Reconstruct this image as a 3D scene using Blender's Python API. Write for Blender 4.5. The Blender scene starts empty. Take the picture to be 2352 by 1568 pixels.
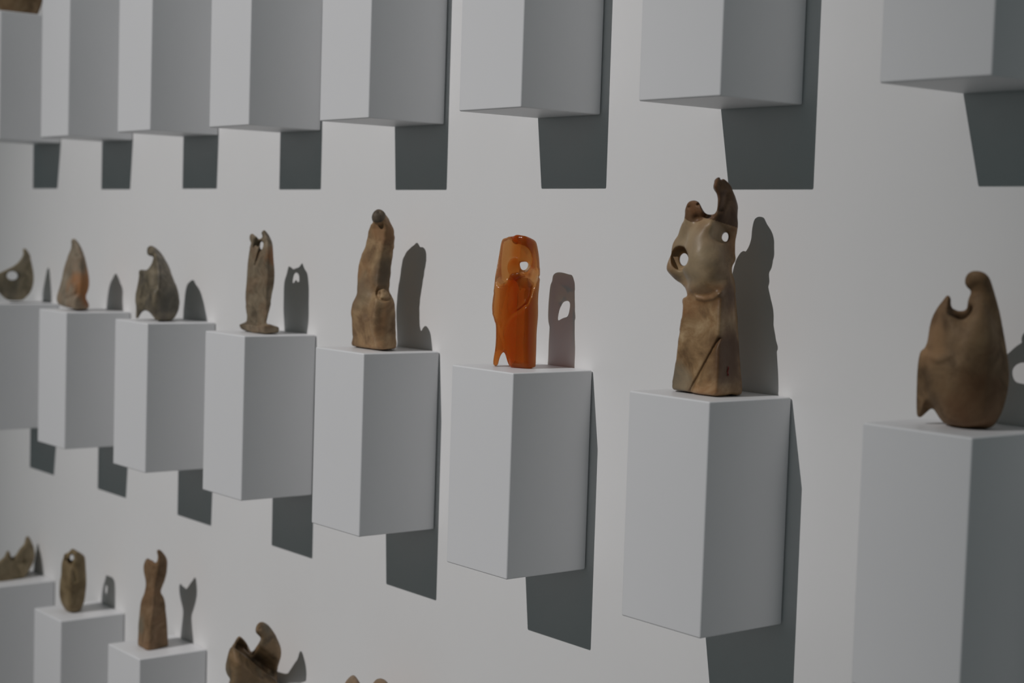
import bpy, bmesh, math, random
import numpy as np
from mathutils import Matrix, Vector

# ---------------------------------------------------------------- camera, light, exposure
# Working unit: one pedestal depth.  U metres per unit, ZB = height of the middle row of pedestal tops.
U, ZB = 0.15, 1.35
def W(x, y, z): return Vector((x*U, y*U, z*U+ZB))
scene = bpy.context.scene
COL = scene.collection

cam_d = bpy.data.cameras.new('camera'); cam = bpy.data.objects.new('camera', cam_d); COL.objects.link(cam)
CAM = (10.478, -10.648, 1.324)
rt, up, fw = Vector((.62091,.78326,.03120)), Vector((-.07081,.01641,.99736)), Vector((-.78068,.62148,-.06565))
m = Matrix((rt, up, -fw)).transposed().to_4x4(); m.translation = W(*CAM); cam.matrix_world = m
cam_d.sensor_width = 36; cam_d.lens = 3786.3/2352*36
cam_d.dof.use_dof = True; cam_d.dof.focus_distance = 15.6*U; cam_d.dof.aperture_fstop = 4.1
cam_d.clip_start = .05
scene.camera = cam

world = bpy.data.worlds.new('world'); scene.world = world; world.use_nodes = True
bg = world.node_tree.nodes['Background']; bg.inputs[0].default_value = (.80,1.04,1.06,1); bg.inputs[1].default_value = .066

# one gallery spotlight, high up in front of the wall and to the left of the viewer
sl = bpy.data.lights.new('gallery_spotlight', 'SPOT'); spot = bpy.data.objects.new('gallery_spotlight', sl); COL.objects.link(spot)
spot.location = W(-7.91, -58.39, 43.91)
aim = W(-6.6, 0, -.4) - spot.location
spot.rotation_euler = aim.to_track_quat('-Z', 'Y').to_euler()
sl.energy = 2450; sl.color = (1.0,.965,.955); sl.spot_size = math.radians(24.2); sl.spot_blend = 1.0; sl.shadow_soft_size = .03

scene.view_settings.view_transform = 'Standard'; scene.view_settings.look = 'None'
scene.view_settings.exposure = 0; scene.view_settings.gamma = 1
scene.view_settings.use_curve_mapping = False
scene.cycles.caustics_refractive = False; scene.cycles.caustics_reflective = False
scene.cycles.sample_clamp_indirect = 4

# ---------------------------------------------------------------- materials
def mat(name):
    M = bpy.data.materials.new(name); M.use_nodes = True
    nt = M.node_tree; b = nt.nodes['Principled BSDF']
    return M, nt, b
def node(nt, t, **k):
    n = nt.nodes.new(t)
    for a, v in k.items(): setattr(n, a, v)
    return n
def ramp(nt, stops, src):
    r = node(nt, 'ShaderNodeValToRGB'); e = r.color_ramp.elements
    while len(e) < len(stops): e.new(.5)
    for q, (p, c) in zip(e, stops): q.position = p; q.color = (c, c, c, 1) if isinstance(c, (int, float)) else (*c, 1)
    nt.links.new(src, r.inputs[0]); return r
def noise(nt, scale, detail=4, rough=.55, dist=0, vec=None):
    n = node(nt, 'ShaderNodeTexNoise'); n.inputs['Scale'].default_value = scale; n.inputs['Detail'].default_value = detail
    n.inputs['Roughness'].default_value = rough; n.inputs['Distortion'].default_value = dist
    if vec: nt.links.new(vec, n.inputs['Vector'])
    return n
def bump(nt, b, src, strength, dist):
    k = node(nt, 'ShaderNodeBump'); k.inputs['Strength'].default_value = strength; k.inputs['Distance'].default_value = dist
    nt.links.new(src, k.inputs['Height']); nt.links.new(k.outputs[0], b.inputs['Normal'])
def mix(nt, fac, a, b):
    x = node(nt, 'ShaderNodeMix', data_type='RGBA')
    if isinstance(fac, float): x.inputs[0].default_value = fac
    else: nt.links.new(fac, x.inputs[0])
    for s, v in ((6, a), (7, b)):
        if isinstance(v, tuple): x.inputs[s].default_value = (*v, 1)
        else: nt.links.new(v, x.inputs[s])
    return x.outputs[2]
def paint(name, c, rough, scale, amt):
    M, nt, b = mat(name); tc = node(nt, 'ShaderNodeTexCoord')
    n = noise(nt, scale, 5, .6, 0, tc.outputs['Object'])
    r = ramp(nt, [(.3, tuple(x*(1-amt) for x in c)), (.7, tuple(min(1, x*(1+amt)) for x in c))], n.outputs[0])
    nt.links.new(r.outputs[0], b.inputs['Base Color']); b.inputs['Roughness'].default_value = rough
    b.inputs['Specular IOR Level'].default_value = .3
    f = noise(nt, 900, 3, .6, 0, tc.outputs['Object']); bump(nt, b, f.outputs[0], .06, .0004)
    return M
M_WALL = paint('white_wall_paint', (.82,.82,.82), .75, 3, .012)
M_BOX = paint('white_satin_lacquer', (.82,.825,.84), .42, 6, .01)
M_FLOOR = paint('grey_gallery_floor', (.34,.33,.32), .5, 2, .08)
M_GAP = paint('dark_grey_metal', (.05,.055,.055), .6, 5, .1)
M_RED, _, _b = mat('red_ink'); _b.inputs['Base Color'].default_value = (.30,.012,.01,1); _b.inputs['Roughness'].default_value = .5

def clay(name, dark, mid, light, tint, tscale=9, rough=.5, spots=(), spec=.4):
    """Fired clay: two scales of mottling, a tint in patches, and local colour spots given as (centre in units, radius, colour, strength)."""
    M, nt, b = mat(name); tc = node(nt, 'ShaderNodeTexCoord'); v = tc.outputs['Object']
    a = noise(nt, tscale*3.2, 6, .62, .6, v)
    c = ramp(nt, [(.35, dark), (.5, mid), (.65, light)], a.outputs[0]).outputs[0]
    t = noise(nt, tscale*2.2, 4, .5, .4, v)
    tr = ramp(nt, [(.48, 0.0), (.68, .75)], t.outputs[0])
    c = mix(nt, tr.outputs[0], c, tint)
    for (p, rad, colr, st) in spots:
        s = node(nt, 'ShaderNodeVectorMath', operation='DISTANCE'); s.inputs[1].default_value = [q*U+.0225 for q in p]
        w = noise(nt, 30, 3, .5, 0, v)
        ad = node(nt, 'ShaderNodeVectorMath', operation='MULTIPLY_ADD'); ad.inputs[1].default_value = (.05*U*6,)*3
        nt.links.new(w.outputs['Color'], ad.inputs[0]); nt.links.new(v, ad.inputs[2]); nt.links.new(ad.outputs[0], s.inputs[0])
        sr = node(nt, 'ShaderNodeMapRange', interpolation_type='SMOOTHSTEP')
        sr.inputs[1].default_value = rad*U*1.35; sr.inputs[2].default_value = rad*U*.5; sr.inputs[3].default_value = 0; sr.inputs[4].default_value = st
        nt.links.new(s.outputs['Value'], sr.inputs[0]); c = mix(nt, sr.outputs[0], c, colr)
    nt.links.new(c, b.inputs['Base Color'])
    rr = ramp(nt, [(.3, rough+.12), (.7, rough-.08)], a.outputs[0]); nt.links.new(rr.outputs[0], b.inputs['Roughness'])
    b.inputs['Specular IOR Level'].default_value = spec
    f = noise(nt, 210, 5, .65, 0, v); g = noise(nt, 55, 3, .5, 0, v)
    ma = node(nt, 'ShaderNodeMath', operation='MULTIPLY_ADD'); ma.inputs[1].default_value = .35
    nt.links.new(f.outputs[0], ma.inputs[0]); nt.links.new(g.outputs[0], ma.inputs[2])
    bump(nt, b, ma.outputs[0], .35, .0016)
    return M

# ---------------------------------------------------------------- objects
def tag(o, label=None, cat=None, group=None, kind=None):
    if label: o['label'] = label
    if cat: o['category'] = cat
    if group: o['group'] = group
    if kind: o['kind'] = kind
    return o
def link(name, me, material=None, parent=None, loc=None):
    if material and not me.materials: me.materials.append(material)
    o = bpy.data.objects.new(name, me); COL.objects.link(o)
    if parent: o.parent = parent
    if loc is not None: o.location = loc
    return o
def box_mesh(name, x0, x1, y0, y1, z0, z1, bev=0, seg=3):
    bm = bmesh.new(); bmesh.ops.create_cube(bm, size=1)
    for v in bm.verts:
        v.co = Vector(((x0+x1)/2+v.co.x*(x1-x0), (y0+y1)/2+v.co.y*(y1-y0), (z0+z1)/2+v.co.z*(z1-z0)))
    if bev:
        bmesh.ops.bevel(bm, geom=bm.edges[:], offset=bev, segments=seg, profile=.5, affect='EDGES')
    me = bpy.data.meshes.new(name); bm.to_mesh(me); bm.free()
    if bev:
        for p in me.polygons: p.use_smooth = True
        ca = [p.area for p in me.polygons]; mx = max(ca)
        n = [None]*len(me.vertices)
        big = sorted(range(len(ca)), key=lambda k: -ca[k])[:6]
        for k in big:                                   # keep the six big faces flat under smooth shading
            for vi in me.polygons[k].vertices: n[vi] = me.polygons[k].normal.copy()
        vn = [n[i] if n[i] is not None else v.normal.copy() for i, v in enumerate(me.vertices)]
        me.normals_split_custom_set_from_vertices(vn)
    return me

# the setting
wall = link('wall_back', box_mesh('wall_back', -34*U, 16*U, 0, .12, 0, ZB+11*U), M_WALL); tag(wall, kind='structure')
floor = link('floor', box_mesh('floor', -34*U, 16*U, -62*U, .12, -.1, 0), M_FLOOR); tag(floor, kind='structure')

# pedestals: one box, hung a hair off the wall on a hidden cleat
PITCH, BW, BH, GAP = 2.5732, .9728, 1.9707, .01
ROWZ = {'m': 0.0, 'u': 2.4922+BH, 'b': -4.4691}
JIT = {('m',-1):(-.0024,.0004),('m',0):(.006,-.004),('m',1):(-.0086,.0089),('m',2):(.0103,-.0028),('m',3):(.0172,.0079),('m',4):(.0311,-.0002),('m',5):(.0165,-.0046),('m',6):(-.0034,-.0208),
 ('u',-1):(.0098,.0092),('u',0):(-.0086,-.0107),('u',1):(-.0173,.0006),('u',2):(-.0139,-.0089),('u',3):(.0138,-.0019),('u',4):(.007,.0114),('u',5):(-.009,.0067),('u',6):(-.0148,.022),
 ('b',4):(-.0383,.0014),('b',5):(-.0282,-.015),('b',6):(-.0166,-.0052)}
me_body = box_mesh('pedestal_body', -BW/2*U, BW/2*U, -(1-GAP)/2*U, (1-GAP)/2*U, -BH*U, 0, .016*U, 4)
me_tall = box_mesh('pedestal_body', -BW/2*U, BW/2*U, -(1-GAP)/2*U, (1-GAP)/2*U, -BH*U, .09*U, .016*U, 4); me_tall.materials.append(M_BOX)
me_cleat = box_mesh('wall_cleat', -.4*BW*U, .4*BW*U, (1-GAP)/2*U-.0005, (1+GAP)/2*U, -BH*.97*U, -BH*.03*U)
NAME = {('m',-1):'holding up the large plain brown pear shaped carving at the right edge',('m',0):'holding up the tallest carving with a round hole in it',
 ('m',1):'holding up the translucent amber carving',('m',2):'holding up the upright brown carving with a bowed head',('m',3):'holding up the slim pair of figures on a slab base',
 ('m',4):'holding up the grey leaf shaped carving with a curled tip',('m',5):'holding up the pointed grey and orange carving',('m',6):'holding up the leftmost carving of the middle row, cut by the frame',
 ('u',-1):'at the right end of the upper row, cut by the frame',('u',0):'in the upper row, above the tallest carving',('u',1):'in the upper row, above the amber carving',
 ('u',2):'in the upper row, above the upright carving with bowed head',('u',3):'in the upper row, above the slim pair of figures',('u',4):'in the upper row, above the leaf shaped carving',
 ('u',5):'in the upper row, above the pointed orange and grey carving',('u',6):'at the left end of the upper row, its top just visible',
 ('b',2):'in the lower row, out of view below two small brown tips',('b',3):'in the lower row, below the frame under the two headed carving',('b',4):'in the lower row, under the carving with a V shaped top',
 ('b',5):'in the lower row, under the rounded brown carving',('b',6):'in the lower row at the left edge, under the reclining carving'}
def centre(row, i):
    dx, dz = JIT.get((row, i), (0, 0)); return (-i*PITCH+BW/2+dx, -(1+GAP)/2, ROWZ[row]+dz)
proto = None
for (row, i), txt in NAME.items():
    if proto is None:
        proto = link('wall_pedestal', me_body, M_BOX); pc = link('wall_cleat', me_cleat, M_GAP, proto); o = proto
    else:
        o = proto.copy(); COL.objects.link(o); c = pc.copy(); c.parent = o; COL.objects.link(c)
    o.location = W(*centre(row, i))
    if row == 'u' and i < 6: o.data = me_tall            # the upper row's boxes are a touch taller
    tag(o, 'white box pedestal '+txt, 'pedestal', 'white box pedestals on the wall')

# ---------------------------------------------------------------- carved sculptures: solid fields turned into meshes
def smooth_poly(P, it=1):
    P = np.asarray(P, float)
    for _ in range(it):
        Q = np.roll(P, -1, 0); P = np.stack([P*.78+Q*.22, P*.22+Q*.78], 1).reshape(-1, 2)
    return P
def poly_sdf(P, A, B):
    """signed distance (negative inside) of the points (A,B) to the closed polygon P"""
    d = np.full(A.shape, 1e9, np.float32); ins = np.zeros(A.shape, bool)
    for (x0, y0), (x1, y1) in zip(P, np.roll(P, -1, 0)):
        ex, ey = x1-x0, y1-y0; L = ex*ex+ey*ey
        if L < 1e-12: continue
        wx, wy = A-x0, B-y0; t = np.clip((wx*ex+wy*ey)/L, 0, 1)
        d = np.minimum(d, (wx-ex*t)**2+(wy-ey*t)**2)
        if y0 != y1: ins ^= ((y0 > B) != (y1 > B)) & (A < ex*(B-y0)/ey+x0)
    d = np.sqrt(d); return np.where(ins, -d, d).astype(np.float32)
def line_dist(P, A, B):
    d = np.full(A.shape, 1e9, np.float32)
    for (x0, y0), (x1, y1) in zip(P[:-1], P[1:]):
        ex, ey = x1-x0, y1-y0; L = max(ex*ex+ey*ey, 1e-12); wx, wy = A-x0, B-y0
        t = np.clip((wx*ex+wy*ey)/L, 0, 1); d = np.minimum(d, (wx-ex*t)**2+(wy-ey*t)**2)
    return np.sqrt(d)
def sample(fn, A, B, h):
    """evaluate a 2-D function on a regular table and look the 3-D points up in it"""
    a0, a1, b0, b1 = A.min()-h, A.max()+2*h, B.min()-h, B.max()+2*h
    ga = np.arange(a0, a1+h, h, dtype=np.float32); gb = np.arange(b0, b1+h, h, dtype=np.float32)
    T = fn(*np.meshgrid(ga, gb, indexing='ij')).astype(np.float32)
    fa = (A-a0)/h; fb = (B-b0)/h; ia = fa.astype(np.int32); ib = fb.astype(np.int32); fa = fa-ia; fb = fb-ib
    ia = np.minimum(ia, len(ga)-2); ib = np.minimum(ib, len(gb)-2); n = len(gb); T = T.ravel(); k = ia*n+ib
    return (T[k]*(1-fa)+T[k+n]*fa)*(1-fb)+(T[k+1]*(1-fa)+T[k+n+1]*fa)*fb
def smax(a, b, k):
    h = np.maximum(k-np.abs(a-b), 0)/k; return np.maximum(a, b)+h*h*k*.25
def smin(a, b, k): return -smax(-a, -b, k)
def sstep(x): x = np.clip(x, 0, 1); return x*x*(3-2*x)
def vnoise(X, Y, Z, s, seed):
    r = np.random.RandomState(seed); o = np.zeros_like(X)
    for _ in range(7):
        k = r.normal(size=3); k *= s*(.7+.8*r.rand())/np.linalg.norm(k); o += np.sin(k[0]*X+k[1]*Y+k[2]*Z+r.rand()*6.28).astype(np.float32)
    return o/4

def surface_nets(F, org, h):
    S = F < 0; nx, ny, nz = F.shape
    cnt = np.zeros((nx-1, ny-1, nz-1), np.uint8); cs = [(a, b, c) for a in (0,1) for b in (0,1) for c in (0,1)]
    for a, b, c in cs: cnt += S[a:nx-1+a, b:ny-1+b, c:nz-1+c]
    act = np.argwhere((cnt > 0) & (cnt < 8)); idx = np.full(cnt.shape, -1, np.int32); idx[tuple(act.T)] = np.arange(len(act))
    pos = np.zeros((len(act), 3)); w = np.zeros(len(act)); i, j, k = act.T
    for ax in range(3):
        for p in (0,1):
            for q in (0,1):
                o = [0,0,0]; o[(ax+1)%3] = p; o[(ax+2)%3] = q; e = o.copy(); e[ax] = 1
                f0 = F[i+o[0], j+o[1], k+o[2]]; f1 = F[i+e[0], j+e[1], k+e[2]]; ok = (f0 < 0) != (f1 < 0)
                t = np.where(ok, f0/np.where(f0 == f1, 1, f0-f1), 0)
                pt = np.tile(np.array(o, float), (len(act), 1)); pt[:, ax] = t
                pos += pt*ok[:, None]; w += ok
    V = (act+pos/w[:, None])*h+org
    quads = []
    for ax in range(3):
        u, v = (ax+1)%3, (ax+2)%3
        sl0 = [slice(None)]*3; sl1 = [slice(None)]*3; sl0[ax] = slice(0, -1); sl1[ax] = slice(1, None)
        A, B = S[tuple(sl0)], S[tuple(sl1)]
        for flip in (False, True):
            E = np.argwhere((A & ~B) if not flip else (~A & B))
            E = E[(E[:, u] > 0) & (E[:, v] > 0) & (E[:, u] < F.shape[u]-1) & (E[:, v] < F.shape[v]-1)]
            c = []
            for du, dv in ((-1,-1), (0,-1), (0,0), (-1,0)):
                q = E.copy(); q[:, u] += du; q[:, v] += dv; c.append(idx[tuple(q.T)])
            q = np.stack(c, 1); quads.append(q[:, ::-1] if flip else q)
    return V, np.concatenate(quads)

class Carver:
    """Grid of points around a sculpture, in units, base centre at the origin, x along the wall, -y to the room."""
    def __init__(s, key, h, ext=(-.62,.62,-.6,.6,-.04,2.0)):
        s.D = SHAPES[key]; s.h = h; x0, x1, y0, y1, z0, z1 = ext; s.org = np.array([x0, y0, z0])
        ax = [np.arange(a, b, h, dtype=np.float32) for a, b in ((x0, x1), (y0, y1), (z0, z1))]
        s.X, s.Y, s.Z = np.meshgrid(*ax, indexing='ij')
        az, el = math.radians(s.D['az']), math.radians(s.D['el'])
        s.n = np.array([math.cos(el)*math.cos(az), math.cos(el)*math.sin(az), math.sin(el)]); s.uh = np.array([-math.sin(az), math.cos(az), 0]); s.vh = np.cross(s.n, s.uh)
        # coordinates of the oblique side elevation (a,b) and of the front elevation along the lamp (p,q)
        s.a = (s.X*s.uh[0]+s.Y*s.uh[1]).astype(np.float32); s.b = (s.X*s.vh[0]+s.Y*s.vh[1]+s.Z*s.vh[2]).astype(np.float32)
        s.p = (s.X-s.Y*s.D['lx']).astype(np.float32); s.q = (s.Z-s.Y*s.D['lz']).astype(np.float32)
    def side(s, P=None, it=1): P = smooth_poly(P if P is not None else s.D['side'], it); return sample(lambda A, B: poly_sdf(P, A, B), s.a, s.b, s.h)
    def front(s, P=None, it=1, lean=0.0, y0=0.0):
        P = smooth_poly(P if P is not None else s.D['front'], it)
        return sample(lambda A, B: poly_sdf(P, A, B), s.p+lean*np.maximum(s.Y-y0, 0), s.q, s.h)
    def depth(s, P, it=1): P = smooth_poly(P, it); return sample(lambda A, B: poly_sdf(P, A, B), s.Y, s.Z, s.h)
    def line(s, P): return sample(lambda A, B: line_dist(np.asarray(P), A, B), s.a, s.b, s.h)
    def spot(s, c): return np.sqrt((s.a-c[0])**2+(s.b-c[1])**2)
    def at(s, uv, y):
        p = uv[0]*s.uh+uv[1]*s.vh; return p+s.n*((y-p[1])/s.n[1])
    def ball(s, c, r):
        r = np.atleast_1d(r)*np.ones(3); k = np.sqrt(((s.X-c[0])/r[0])**2+((s.Y-c[1])/r[1])**2+((s.Z-c[2])/r[2])**2); return ((k-1)*r.min()).astype(np.float32)
    def solid(s, F, sd, d=.045, k=.03, it=10):
        """give every part of the outline a minimum thickness: a soft sheet of half-thickness d through the middle of the body"""
        h = s.h*1.6; T = (s.X*s.n[0]+s.Y*s.n[1]+s.Z*s.n[2]).astype(np.float32)
        a0, b0 = s.a.min(), s.b.min(); m = (sd < .03) & (F < .35); nb = int((s.b.max()-b0)/h)+3; na = int((s.a.max()-a0)/h)+3
        key = ((s.a[m]-a0)/h+.5).astype(np.int64)*nb+((s.b[m]-b0)/h+.5).astype(np.int64); f = F[m]; t = T[m]
        o = np.lexsort((f, key)); key = key[o]; first = np.r_[True, key[1:] != key[:-1]]
        M = np.zeros(na*nb); Wt = np.zeros(na*nb); G = np.zeros(na*nb); M[key[first]] = t[o][first]; Wt[key[first]] = 1
        G[key[first]] = (f-sd[m])[o][first]; G = np.maximum(G, 0).reshape(na, nb); M = (M*Wt).reshape(na, nb); Wt = Wt.reshape(na, nb)
        for _ in range(it):
            for ax in (0, 1):
                M = np.roll(M, 1, ax)*.25+M*.5+np.roll(M, -1, ax)*.25; Wt = np.roll(Wt, 1, ax)*.25+Wt*.5+np.roll(Wt, -1, ax)*.25
        for _ in range(3):
            for ax in (0, 1): G = np.maximum(G, np.maximum(np.roll(G, 1, ax), np.roll(G, -1, ax)))
        for _ in range(4):
            for ax in (0, 1): G = np.roll(G, 1, ax)*.25+G*.5+np.roll(G, -1, ax)*.25
        M = M/np.maximum(Wt, 1e-6)
        fa = (s.a-a0)/h; fb = (s.b-b0)/h; ia = fa.astype(np.int32); ib = fb.astype(np.int32); fa = fa-ia; fb = fb-ib; q = M.ravel(); kk = ia*nb+ib
        mid = (q[kk]*(1-fa)+q[kk+nb]*fa)*(1-fb)+(q[kk+1]*(1-fa)+q[kk+nb+1]*fa)*fb
        q = G.ravel(); gap = (q[kk]*(1-fa)+q[kk+nb]*fa)*(1-fb)+(q[kk+1]*(1-fa)+q[kk+nb+1]*fa)*fb
        sheet = smax(sd, np.abs(T-mid)-d+2.5*np.maximum(.03-gap, 0), d*1.6)
        return smin(F, sheet.astype(np.float32), k)
    def toward(s, t0=0.0):
        """1 on the half that faces the room, 0 on the back"""
        return sstep((s.X*s.n[0]+s.Y*s.n[1]-t0)/.05+.5)

def blur(F, r=1):
    for ax in range(3):
        G = np.pad(F, [(1,1) if k == ax else (0,0) for k in range(3)], mode='edge'); n = F.shape[ax]
        sl = lambda o: tuple(slice(o, o+n) if k == ax else slice(None) for k in range(3))
        F = G[sl(0)]*.25+G[sl(1)]*.5+G[sl(2)]*.25
    return F

def build(c, F, row, i, name, label, cat, materials, parts, group=None, smooth=1, single=False):
    """parts: list of (part name, material index, test(a,b,z)); the first part takes the rest"""
    for _ in range(smooth): F = blur(F)
    F = np.maximum(F, -c.Z)
    F = np.pad(F, 1, constant_values=1.0); V, Q = surface_nets(F, c.org-c.h, c.h)
    V[:, 2] = np.where(np.abs(V[:, 2]) < c.h*.6, 0, V[:, 2])
    # keep the largest connected piece(s) only
    par = np.arange(len(V))
    for _ in range(60):
        mn = par[Q].min(1); nw = par.copy()
        for k in range(4): np.minimum.at(nw, Q[:, k], mn)
        nw = nw[nw]
        if (nw == par).all(): break
        par = nw
    ids, ct = np.unique(par, return_counts=True); good = set(ids[ct > ct.max()*.08]); keep = np.isin(par[Q[:, 0]], list(good))
    Q = Q[keep]
    fn = np.cross(V[Q[:, 2]]-V[Q[:, 0]], V[Q[:, 3]]-V[Q[:, 1]]); N = np.zeros_like(V)
    for k in range(4): np.add.at(N, Q[:, k], fn)
    N /= np.linalg.norm(N, axis=1)[:, None]+1e-12
    cen = V[Q].mean(1); az = c.uh
    fa = cen@c.uh; fb = cen@c.vh; which = np.zeros(len(Q), int)
    for k, (_, _, test) in enumerate(parts):
        if test is not None: which[test(fa, fb, cen)] = k
    loc = W(*centre(row, i))
    root = None
    if not single:
        root = bpy.data.objects.new(name, None); COL.objects.link(root); root.location = loc; root.empty_display_size = .03
        tag(root, label, cat, group)
    obs = []
    for k, (pn, mi, _) in enumerate(parts):
        q = Q[which == k]
        if not len(q): continue
        us, inv = np.unique(q, return_inverse=True); q = inv.reshape(-1, 4)
        me = bpy.data.meshes.new(pn); v = V[us]*U
        me.vertices.add(len(v)); me.vertices.foreach_set('co', v.astype(np.float32).ravel())
        me.loops.add(q.size); me.loops.foreach_set('vertex_index', q.astype(np.int32).ravel())
        me.polygons.add(len(q)); me.polygons.foreach_set('loop_start', np.arange(0, q.size, 4, dtype=np.int32))
        me.update(calc_edges=True); me.validate()
        me.polygons.foreach_set('use_smooth', np.ones(len(me.polygons), bool)); 
        try: me.normals_split_custom_set_from_vertices(N[us].tolist())
        except Exception: pass
        if single:
            o = link(name, me, materials[mi], None, loc); tag(o, label, cat, group); root = o
        else: o = link(pn, me, materials[mi], root)
        obs.append(o)
    return root, obs
circ = lambda x, y, r: (lambda a, b, c: (a-x)**2+(b-y)**2 < r*r)
GRP = 'small carved figures on the wall pedestals'

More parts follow.
